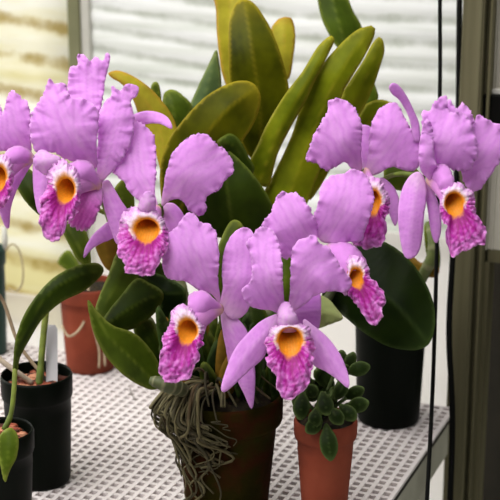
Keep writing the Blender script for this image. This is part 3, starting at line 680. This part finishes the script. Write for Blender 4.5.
sepal(f, [(101, 186), (108, 180), (115, 190), (122, 202), (128, 212), (126, 226), (121, 243), (116, 243), (111, 230), (105, 210)], [(103, 184, 1.335), (114, 210, 1.33), (119, 243, 1.33)], seed=24)
sepal(f, [(34, 160), (42, 150), (52, 165), (52, 185), (44, 200), (42, 214), (38, 212), (35, 200), (33, 180)], [(48, 155, 1.33), (43, 185, 1.325), (40, 213, 1.32)], seed=25)
veined(f, [(80, 186), (90, 182), (101, 186), (103, 197), (99, 212), (94, 222), (85, 230), (76, 228), (68, 222), (72, 205)], [(100, 186, 1.33), (88, 205, 1.315), (76, 228, 1.315)], 26)
tube_sheet(f, [(68, 168), (74, 162), (82, 160), (91, 164), (97, 174), (102, 184), (98, 190), (92, 186), (86, 190), (80, 198), (74, 185)], [(101, 187, 1.325), (86, 174, 1.305), (70, 176, 1.30)])
column_part(f, [(33, 160), (36, 154), (43, 150), (50, 154), (60, 158), (58, 164), (52, 168), (46, 174), (38, 170)], [(60, 162, 1.30), (46, 162, 1.295), (36, 162, 1.295)], 27)
lip(f, [(50, 168), (57, 162), (65, 161), (74, 168), (79, 180), (80, 193), (78, 205), (75, 216), (67, 222), (65, 231), (60, 238), (52, 241), (44, 236), (42, 222), (41, 208), (43, 197), (48, 187), (48, 177)], (66, 190, 8.5, 11.5), 1.29, (96, 184, 1.325), seed=2.1, down=(-.35, 1))
# C
f = flower(160, 206, 1.31)
petal(f, [(158, 206), (155, 193), (156, 175), (156, 154), (154, 137), (147, 127), (136, 122), (128, 132), (118, 150), (107, 166), (113, 173), (122, 180), (130, 192), (141, 202), (150, 204)], [(159, 207, 1.315), (142, 170, 1.32), (134, 126, 1.335)], seed=31)
petal(f, [(162, 206), (163, 190), (167, 168), (173, 152), (185, 140), (196, 134), (209, 136), (217, 145), (223, 149), (232, 160), (233, 172), (224, 181), (220, 190), (211, 194), (205, 201), (207, 209), (199, 216), (190, 211), (181, 200), (171, 200)], [(161, 207, 1.315), (190, 175, 1.29), (222, 155, 1.31)], seed=32, rlen=5)
sepal(f, [(128, 119), (135, 114), (147, 111), (160, 113), (169, 119), (172, 129), (160, 124), (147, 124), (135, 127)], [(128, 122, 1.35), (148, 117, 1.345), (171, 127, 1.33)], seed=33)
sepal(f, [(84, 258), (85, 248), (93, 235), (104, 225), (115, 216), (130, 208), (136, 214), (126, 226), (113, 238), (102, 243), (92, 249)], [(136, 210, 1.35), (108, 232, 1.35), (84, 257, 1.345)], seed=34)
sepal(f, [(162, 208), (172, 203), (182, 212), (187, 228), (180, 245), (170, 236)], [(162, 206, 1.325), (174, 220, 1.325), (182, 244, 1.325)], seed=35)
column_part(f, [(145, 193), (151, 191), (155, 200), (155, 209), (158, 214), (148, 216), (138, 213), (140, 202)], [(154, 212, 1.295), (148, 204, 1.285), (148, 192, 1.285)], 4)
lip(f, [(126, 212), (135, 208), (146, 209), (157, 212), (163, 219), (167, 231), (167, 244), (165, 252), (160, 257), (158, 266), (153, 273), (145, 277), (135, 275), (125, 273), (122, 261), (118, 248), (119, 235), (121, 222)], (147, 230, 11.5, 11), 1.285, (156, 210, 1.31), seed=3.3)
# D
f = flower(221, 307, 1.31)
petal(f, [(221, 304), (211, 294), (198, 290), (187, 282), (170, 279), (164, 272), (162, 256), (163, 240), (174, 229), (180, 222), (186, 214), (193, 213), (201, 222), (211, 225), (217, 236), (219, 260), (218, 281)], [(221, 306, 1.31), (198, 262, 1.285), (185, 218, 1.295)], seed=41, frill=1.0)
petal(f, [(220, 304), (223, 287), (222, 272), (224, 251), (232, 235), (241, 228), (250, 229), (256, 240), (259, 256), (258, 280), (252, 300), (245, 314), (234, 319), (224, 313)], [(221, 308, 1.31), (238, 275, 1.295), (244, 231, 1.305)], seed=42, frill=.5)
sepal(f, [(221, 312), (230, 314), (240, 321), (248, 334), (254, 362), (255, 386), (252, 409), (244, 394), (238, 382), (230, 369), (226, 348), (223, 333)], [(224, 311, 1.315), (238, 350, 1.31), (251, 408, 1.305)], seed=43)
tube_sheet(f, [(188, 302), (191, 294), (203, 291), (214, 299), (223, 309), (216, 316), (208, 321), (204, 332), (198, 326), (190, 312)], [(223, 310, 1.305), (206, 304, 1.285), (192, 312, 1.28)])
lip(f, [(172, 312), (176, 307), (184, 306), (191, 310), (198, 319), (203, 329), (202, 341), (197, 350), (199, 360), (191, 367), (189, 376), (180, 379), (172, 382), (164, 376), (160, 362), (161, 350), (163, 340), (168, 330), (172, 320)], (188, 331, 9, 11), 1.27, (220, 309, 1.305), seed=4.4, down=(-.3, 1))
# E front centre
f = flower(287, 312, 1.29)
petal(f, [(284, 312), (277, 313), (270, 310), (259, 309), (247, 304), (242, 290), (250, 282), (252, 270), (250, 254), (246, 243), (252, 236), (260, 227), (271, 229), (278, 240), (282, 261), (283, 284)], [(286, 314, 1.29), (268, 275, 1.265), (262, 230, 1.28)], seed=51, cup=-.2, frill=.9)
petal(f, [(288, 313), (290, 290), (291, 262), (294, 246), (302, 239), (315, 235), (319, 243), (328, 247), (338, 262), (346, 273), (352, 283), (345, 292), (332, 291), (316, 295), (305, 304), (296, 310)], [(287, 314, 1.29), (310, 270, 1.265), (338, 258, 1.275)], seed=52, frill=1.0)
sepal(f, [(280, 314), (263, 320), (249, 332), (235, 349), (226, 370), (221, 388), (225, 392), (237, 382), (251, 369), (263, 358), (271, 342), (280, 328)], [(284, 315, 1.285), (252, 348, 1.27), (222, 390, 1.26)], seed=53)
sepal(f, [(303, 320), (314, 326), (330, 340), (342, 358), (349, 378), (348, 388), (338, 380), (325, 371), (313, 364), (308, 345)], [(302, 324, 1.29), (325, 350, 1.285), (348, 386, 1.275)], seed=54)
sepal(f, [(292, 300), (306, 298), (319, 292), (321, 308), (318, 329), (306, 327), (295, 320)], [(290, 312, 1.30), (306, 312, 1.305), (320, 310, 1.31)], seed=55, deep=.7)
column_part(f, [(281, 305), (287, 301), (292, 308), (297, 319), (297, 330), (289, 332), (281, 330), (278, 316)], [(288, 331, 1.27), (287, 317, 1.262), (286, 302, 1.275)], 5)
lip(f, [(272, 328), (282, 325), (296, 324), (307, 326), (312, 338), (314, 354), (312, 371), (306, 387), (296, 395), (286, 396), (277, 389), (272, 374), (267, 357), (266, 346), (268, 335)], (290, 341, 11.5, 13.5), 1.262, (287, 316, 1.29), seed=5.5)
# F behind the front flower
f = flower(320, 252, 1.335)
petal(f, [(316, 240), (303, 240), (294, 247), (291, 257), (282, 257), (274, 236), (265, 229), (263, 222), (271, 212), (275, 200), (282, 191), (288, 194), (296, 193), (306, 202), (313, 214), (317, 226)], [(318, 250, 1.335), (298, 222, 1.315), (282, 196, 1.325)], seed=61)
petal(f, [(320, 240), (315, 228), (315, 214), (319, 200), (321, 187), (329, 177), (344, 173), (351, 169), (362, 172), (370, 183), (374, 197), (371, 214), (366, 229), (361, 241), (348, 242), (337, 244), (327, 243)], [(320, 248, 1.335), (344, 210, 1.31), (352, 174, 1.325)], seed=62, frill=1.0, cup=.35)
tube_sheet(f, [(327, 246), (336, 243), (346, 242), (357, 249), (366, 262), (360, 270), (350, 272), (347, 284), (346, 296), (338, 285), (328, 264)], [(322, 252, 1.33), (342, 258, 1.31), (352, 276, 1.30)], deep=0) if False else tube_sheet(f, [(327, 246), (336, 243), (346, 242), (357, 249), (366, 262), (360, 270), (350, 272), (347, 284), (346, 296), (338, 285), (328, 264)], [(322, 252, 1.33), (342, 258, 1.31), (352, 276, 1.30)])
lip(f, [(350, 258), (358, 258), (366, 264), (370, 277), (377, 284), (385, 296), (383, 310), (373, 324), (366, 317), (360, 307), (351, 300), (347, 288), (348, 272), (347, 263)], (356, 278, 6.5, 9), 1.295, (330, 254, 1.33), seed=6.6, down=(.6, 1), fwd=8)
# G upper
f = flower(364, 169, 1.385)
petal(f, [(362, 170), (352, 169), (345, 162), (337, 166), (326, 170), (316, 163), (306, 160), (310, 146), (315, 132), (321, 123), (327, 112), (329, 101), (336, 98), (346, 101), (355, 109), (361, 122), (362, 138), (361, 156)], [(364, 171, 1.385), (340, 138, 1.36), (328, 106, 1.37)], seed=71)
petal(f, [(366, 172), (368, 156), (370, 132), (374, 117), (381, 108), (394, 102), (400, 108), (405, 118), (412, 130), (420, 138), (422, 152), (420, 164), (413, 171), (403, 170), (391, 167), (378, 174), (371, 175)], [(364, 171, 1.385), (392, 142, 1.365), (402, 108, 1.375)], seed=72, frill=.9)
sepal(f, [(359, 128), (366, 125), (373, 131), (372, 150), (369, 170), (363, 168), (360, 148)], [(366, 172, 1.39), (366, 150, 1.395), (366, 126, 1.40)], seed=73)
sepal(f, [(380, 178), (391, 184), (398, 196), (399, 214), (395, 226), (389, 214), (382, 200)], [(376, 176, 1.385), (391, 200, 1.385), (395, 226, 1.38)], seed=74)
lip(f, [(364, 178), (372, 176), (380, 181), (387, 194), (388, 210), (383, 221), (386, 232), (382, 242), (373, 247), (363, 246), (355, 241), (358, 228), (360, 212), (360, 192)], (374, 202, 6, 11), 1.355, (366, 172, 1.385), seed=7.7, down=(-.1, 1), fwd=8)
# H right
f = flower(424, 178, 1.345)
sepal(f, [(389, 88), (392, 83), (398, 85), (406, 95), (414, 111), (419, 124), (420, 140), (414, 140), (409, 118), (400, 101), (392, 94)], [(420, 176, 1.37), (416, 134, 1.365), (404, 100, 1.355), (390, 86, 1.345)], seed=81)
petal(f, [(461, 172), (457, 150), (456, 125), (458, 114), (466, 116), (472, 125), (478, 115), (486, 119), (493, 122), (503, 127), (507, 138), (504, 152), (497, 166), (490, 175), (484, 185), (474, 192), (466, 186)], [(440, 176, 1.355), (474, 160, 1.345), (497, 128, 1.35)], seed=82)
petal(f, [(428, 172), (424, 160), (423, 145), (422, 128), (423, 112), (430, 111), (434, 102), (441, 97), (447, 98), (449, 111), (461, 113), (470, 120), (474, 134), (479, 148), (474, 164), (461, 171), (446, 167), (436, 170)], [(426, 176, 1.345), (446, 142, 1.32), (454, 108, 1.335)], seed=83, rlen=9)
petal(f, [(444, 104), (450, 100), (456, 108), (463, 103), (469, 110), (474, 122), (468, 140), (452, 140), (444, 122)], [(448, 150, 1.345), (458, 125, 1.34), (460, 104, 1.345)], seed=87)
petal(f, [(426, 119), (432, 126), (434, 150), (437, 170), (436, 184), (428, 179), (420, 168), (419, 148), (422, 130)], [(428, 184, 1.335), (428, 150, 1.315), (427, 121, 1.32)], seed=84, frill=.3, cup=.6)
sepal(f, [(411, 175), (421, 173), (427, 190), (424, 215), (422, 238), (418, 253), (410, 259), (404, 255), (400, 238), (398, 213), (402, 190)], [(419, 176, 1.34), (413, 212, 1.325), (409, 258, 1.325)], seed=85)
sepal(f, [(425, 182), (433, 190), (440, 210), (441, 230), (437, 243), (432, 236), (428, 212)], [(426, 182, 1.345), (434, 210, 1.34), (437, 242, 1.34)], seed=86)
tube_sheet(f, [(432, 168), (440, 164), (448, 167), (454, 181), (449, 194), (444, 202), (438, 192), (432, 182)], [(428, 178, 1.34), (442, 178, 1.315), (452, 188, 1.31)])
lip(f, [(443, 192), (450, 186), (457, 183), (466, 188), (474, 196), (476, 212), (484, 224), (484, 240), (470, 250), (461, 252), (453, 257), (448, 243), (447, 228), (441, 217), (441, 203)], (454, 204, 9, 11), 1.305, (430, 180, 1.34), seed=8.8, down=(.25, 1), fwd=10)

for pts in ([(30, 156, 1.345), (45, 172, 1.38), (80, 200, 1.42), (112, 216, 1.45)], [(99, 186, 1.335), (104, 205, 1.36), (112, 230, 1.42), (118, 250, 1.44)],
            [(160, 206, 1.315), (164, 225, 1.35), (168, 245, 1.42)], [(221, 308, 1.315), (222, 325, 1.35), (224, 345, 1.41)],
            [(287, 314, 1.295), (280, 325, 1.34), (266, 340, 1.42)], [(320, 252, 1.335), (312, 262, 1.38), (296, 280, 1.46)],
            [(364, 171, 1.39), (350, 190, 1.42), (330, 215, 1.45), (300, 230, 1.47)], [(424, 178, 1.35), (400, 174, 1.37), (380, 182, 1.41), (340, 215, 1.45)]):
    pedicel(orchid, pts)
# aerial roots spilling over the left of the pot
rr = random.Random(21)
def root(pts, r_, c1):
    s3, _ = spline(pts, 40); m = MB()
    m.tube(s3, [r_*(1-.45*k/39) for k in range(40)], 7, [mix(c1, lin((58, 54, 30)), k/60) for k in range(40)]); m.build('aerial_root', M_ROOT, orchid)
RC = [(84, 76, 48), (104, 96, 64), (60, 54, 30), (132, 124, 92), (76, 60, 36), (52, 46, 26)]
for i in range(60):
    a = math.radians(rr.triangular(175, 262, 205)); out = rr.uniform(.003, .012)*(1.4 if a < 3.8 else 1); L = (rr.uniform(.12, .55) if i % 6 else rr.uniform(.6, .98))*h0
    pts = []
    for j in range(8):
        t = j/7
        if j == 0: rad_, z, aa = r0*.55, h0+.008+rr.random()*.012, a+rr.uniform(-.4, .4)
        elif j == 1: rad_, z, aa = r0*.93, h0+.010+rr.random()*.008, a
        else:
            z = h0-L*(j-1)/6; rad_ = r0+.0025 if z > h0-.032 else (.040*1.4/1.4+(r0-.006-.040)*max(0, z/(h0-.03)))+.002
            rad_ += out*math.exp(-(j-2)/1.6)+rr.random()*.003; aa = a+rr.uniform(-.09, .09)+.10*(j-1)*rr.uniform(0, 1.2)
        pts.append(g0+Vector((rad_*math.cos(aa), rad_*math.sin(aa), z)))
    root(pts, rr.uniform(.0006, .0022), lin(rr.choice(RC)))
for i in range(18):                       # roots wandering over the mix and between the canes
    a = rr.uniform(2.6, 5.2); b = a+rr.uniform(-.9, .9); pts = []
    for j in range(5):
        t = j/4; aa = a*(1-t)+b*t; q = r0*(.2+.8*t); pts.append(g0+Vector((q*math.cos(aa), q*math.sin(aa), h0+.006+.022*math.sin(math.pi*t)*rr.uniform(.3, 1.2))))
    root(pts, rr.uniform(.0012, .0022), lin(rr.choice(RC)))

# ================================================================== small terracotta pot with succulent
g1 = ground(324, 524)
sp_ = empty('potted_succulent', g1, None, 'small terracotta pot with rounded dark green leaves standing right of the mossy orchid pot', 'potted plant')
g1, h1, r1, _ = pot_at(324, 524, 21, 418, 32, .020, M_TERRA, None, sp_, wall=.003, lipout=.003)
mound('potting_mix', g1, h1-.008, r1-.004, M_SOIL, sp_, rise=.008, amp=.006, kind='stuff')
dS = (g1+Z*h1-CAM).dot(FW)
def oval_leaf(parent, bx, by, tx, ty, wd, d, d2, kind='succ', seed=0, thick=.0026):
    vx, vy = tx-bx, ty-by; L = math.hypot(vx, vy); nx, ny = -vy/L, vx/L
    def q(t, s): return (bx+vx*t+nx*s*wd, by+vy*t+ny*s*wd)
    out = [q(0, .12), q(.15, .45), q(.4, .95), (q(.7, .95)), q(.92, .45), q(1, 0), q(.92, -.45), q(.7, -.95), q(.4, -.95), q(.15, -.45), q(0, -.12)]
    leaf(parent, kind, out, [(bx, by, d), (bx+vx*.5, by+vy*.5, (d+d2)/2-.004), (tx, ty, d2)], seed=seed, step=2, n=44, thick=thick, fold=.3)
SL = [(346, 372, 370, 366, 6.5, 0, -.006), (346, 408, 369, 402, 7, -.01, -.02), (345, 398, 364, 388, 6, 0, -.01), (322, 392, 328, 416, 7.5, -.02, -.035), (326, 424, 331, 461, 8, -.03, -.040),
      (303, 392, 300, 420, 7.5, -.02, -.03), (322, 420, 306, 432, 6.5, -.03, -.035), (338, 380, 342, 350, 7, .01, .01), (330, 390, 318, 366, 7, .0, 0), (312, 395, 300, 374, 7, .0, 0),
      (340, 405, 356, 420, 6.5, -.02, -.03), (316, 408, 314, 428, 6, -.03, -.036), (334, 400, 346, 382, 6, -.01, -.01), (306, 405, 292, 398, 6, -.01, -.02), (330, 408, 342, 424, 6.5, -.03, -.036), (322, 398, 330, 376, 7, .01, .01), (345, 372, 354, 352, 5, .005, 0)]
SR = random.Random(9)
for i in range(16):
    x = 300+SR.random()*46; y = 372+SR.random()*40; an = SR.uniform(0, 6.28); SL.append((x, y, x+15*math.cos(an), y+13*math.sin(an), 6.5, -.012+SR.random()*.03, -.015+SR.random()*.03))
for i, (bx, by, tx, ty, wd, a, b) in enumerate(SL): oval_leaf(sp_, bx, by, tx, ty, wd*1.08, dS+a+.003, dS+b+.003, seed=i+60)
for pts in ([(326, 414), (332, 395), (345, 372)], [(322, 414), (318, 398), (308, 385)], [(328, 414), (338, 404), (346, 398)], [(324, 412), (326, 395), (334, 375)], [(322, 416), (324, 405), (326, 392)], [(320, 416), (312, 408), (304, 398)]):
    pedicel(sp_, [(x, y, dS+.004-i*.004) for i, (x, y) in enumerate(pts)], .0018, 'succ', 'stem')

# ================================================================== pots behind and at the left
def simple_pot(name, label, cat, x, yb, hb, yr, hr, band, mat, soil=None, **k):
    e_ = empty(name, ground(x, yb), None, label, cat)
    g, h, r, rb = pot_at(x, yb, hb, yr, hr, band, mat, None, e_, wall=.0022, lipout=k.pop('lipout', .002))
    return e_, g, h, r
e2, g2, h2, r2 = simple_pot('potted_orchid', 'tall dark green plastic pot at the right back, mostly behind a big hanging leaf', 'potted plant', 388, 418, 31, 292, 38, .022, M_BLACKP)
mound('potting_mix', g2, h2-.012, r2-.004, M_SOIL, e2, kind='stuff')
d2 = (g2+Z*h2-CAM).dot(FW)
cane([(410, 295, d2), (425, 272, d2-.03), (433, 250, d2-.04), (428, 222, d2-.03)], .005, 'mid', e2, 'stem')
leaf(e2, 'bronze', [(396, 262), (408, 252), (420, 262), (438, 266), (436, 277), (418, 276), (402, 276)], [(396, 285, d2), (412, 264, d2-.02), (438, 270, d2-.03)], seed=91)
leaf(e2, 'mid', [(424, 228), (431, 222), (438, 240), (440, 262), (436, 276), (428, 262)], [(432, 280, d2-.01), (432, 250, d2-.03), (428, 222, d2-.03)], seed=92)

e3, g3, h3, r3 = simple_pot('potted_orchid', 'black plastic pot with bark chips and a white plant label at the lower left', 'potted plant', 41, 479, 29.5, 373, 36, .026, M_BLACKP)
mound('potting_mix', g3, h3-.014, r3-.003, M_SOIL, e3, kind='stuff')
chips(g3, h3-.011, r3-.010, 46, e3, size=.0062, seed=3)
d3 = (g3+Z*h3-CAM).dot(FW)
tagp = [P(46, 386, d3-.004), P(57.5, 386, d3-.004), P(57.5, 329, d3+.016), P(55.5, 325, d3+.018), P(48, 325, d3+.018), P(46, 329, d3+.016)]
obj('plant_label', tagp, [(0, 1, 2, 3, 4, 5)], M_LABEL, e3, thick=.0008, smooth_=False, label='blank greyish white plastic label')
pedicel(e3, [(39, 386, d3-.008), (41, 365, d3-.004), (43, 340, d3), (46, 312, d3+.004)], .0034, 'mid', 'stem')
s3, _ = spline([P(*p) for p in [(-6, 352, d3-.02), (2, 361, d3-.02), (14, 370, d3-.02), (32, 383, d3-.012)]], 20)
m = MB(); m.tube(s3, [.0028]*20, 8, [lin((176, 160, 140))]*20); m.build('aerial_root', M_ROOT, e3)
s3, _ = spline([P(*p) for p in [(-6, 290, d3-.01), (4, 303, d3), (16, 338, d3), (24, 352, d3), (40, 372, d3-.002)]], 24)
m = MB(); m.tube(s3, [.0019]*24, 8, [lin((150, 130, 104))]*24); m.build('aerial_root', M_ROOT, e3)

e4, g4, h4, r4 = simple_pot('potted_orchid', 'black plastic pot cut off by the lower left corner, with a long arching strap leaf', 'potted plant', 6, 530, 25, 429, 33, .024, M_BLACKP)
mound('potting_mix', g4, h4-.012, r4-.003, M_SOIL, e4, kind='stuff')
chips(g4, h4-.009, r4-.010, 38, e4, size=.0058, seed=5)
d4 = (g4+Z*h4-CAM).dot(FW)
leaf(e4, 'dark', [(103, 271), (100, 265), (92, 263), (74, 267), (54, 278), (36, 297), (23, 318), (16, 340), (14, 356), (13, 372), (17, 372), (20, 357), (29, 340), (42, 319), (61, 302), (83, 291), (97, 279)],
     [(14, 374, d4+.005), (20, 340, d4-.01), (48, 295, d4-.02), (80, 275, d4-.01), (103, 270, d4+.02)], seed=93, fold=.45)
pedicel(e4, [(4, 430, d4-.004), (11, 414, d4-.002), (14, 390, d4), (15, 368, d4+.004)], .0024, 'mid', 'stem')
leaf(e4, 'mid', [(0, 436), (10, 428), (18, 437), (17, 455), (10, 470), (5, 482), (1, 466), (-2, 450)], [(8, 426, d4-.03), (9, 448, d4-.038), (5, 482, d4-.04)], seed=94)

e5, g5, h5, r5 = simple_pot('potted_plant', 'terracotta pot standing behind the black pot at the left of the bench', 'potted plant', 91, 367, 24, 283, 31, .022, M_TERRA, lipout=.003)
mound('potting_mix', g5, h5-.010, r5-.004, M_SOIL, e5, kind='stuff')
d5 = (g5-CAM).dot(FW)
for pts in ([(98, 290, d5-.03), (103, 320, d5-.045), (104, 345, d5-.045), (105, 366, d5-.042)], [(62, 326, d5-.06), (68, 336, d5-.065), (76, 333, d5-.065), (83, 324, d5-.055), (84, 318, d5-.05)], [(88, 288, d5-.04), (92, 320, d5-.055), (99, 350, d5-.045), (99, 368, d5-.042)]):
    s3, _ = spline([P(*p) for p in pts], 24); m = MB(); m.tube(s3, [.0015]*24, 8, [lin((176, 156, 128))]*24); m.build('aerial_root', M_ROOT, e5)
pedicel(e5, [(85, 284, d5-.02), (86, 262, d5-.01), (90, 240, d5)], .003, 'dark', 'stem')
leaf(e5, 'mid', [(58, 262), (68, 250), (78, 262), (84, 282), (72, 276), (66, 270)], [(84, 288, d5-.02), (74, 266, d5-.015), (66, 250, d5-.01)], seed=95)

e6, g6, h6, r6 = simple_pot('plant_pot', 'narrow deep green pot cut off by the left edge, with a pale tendril beside it', 'pot', -7, 352, 14, 247, 18, .024, M_GREENP)
mound('potting_mix', g6, h6-.01, r6-.003, M_SOIL, e6, kind='stuff')
d6 = (g6+Z*h6-CAM).dot(FW)
m = MB(); m.tube([P(5, 250, d6), P(5, 238, d6), P(4, 226, d6)], [.0035]*3, 10); m.build('stake', M_BARW, e6)
s3, _ = spline([P(*p) for p in [(6, 250, d6-.015), (12, 244, d6-.02), (19, 250, d6-.02), (23, 268, d6-.02), (22, 284, d6-.02), (16, 291, d6-.02), (8, 288, d6-.02)]], 30)
m = MB(); m.tube(s3, [.0013]*30, 8, [lin((170, 156, 122))]*30); m.build('tendril', M_ROOT, e6)

# items on the wall shelf and a twig on the bench
m = MB(); a = P(480, 92, DF-.025)
for i in range(5): m.box(a+BU*(.010*i), BU*.007, BV*.012, Z*(.012+.003*(i % 3)))
m.build('shelf_trim', M_TERRA, sh, smooth_=False)
s3, _ = spline([ground(130, 388, ZB+.001), ground(131, 392, ZB+.0012), ground(133, 396, ZB+.001), ground(136, 400, ZB+.001)], 12)
m = MB(); m.tube(s3, [.0006]*12, 6, [lin((70, 60, 44))]*12); m.build('twig', M_ROOT, None, label='tiny dark curved twig lying on the lattice left of the mossy pot', cat='twig')
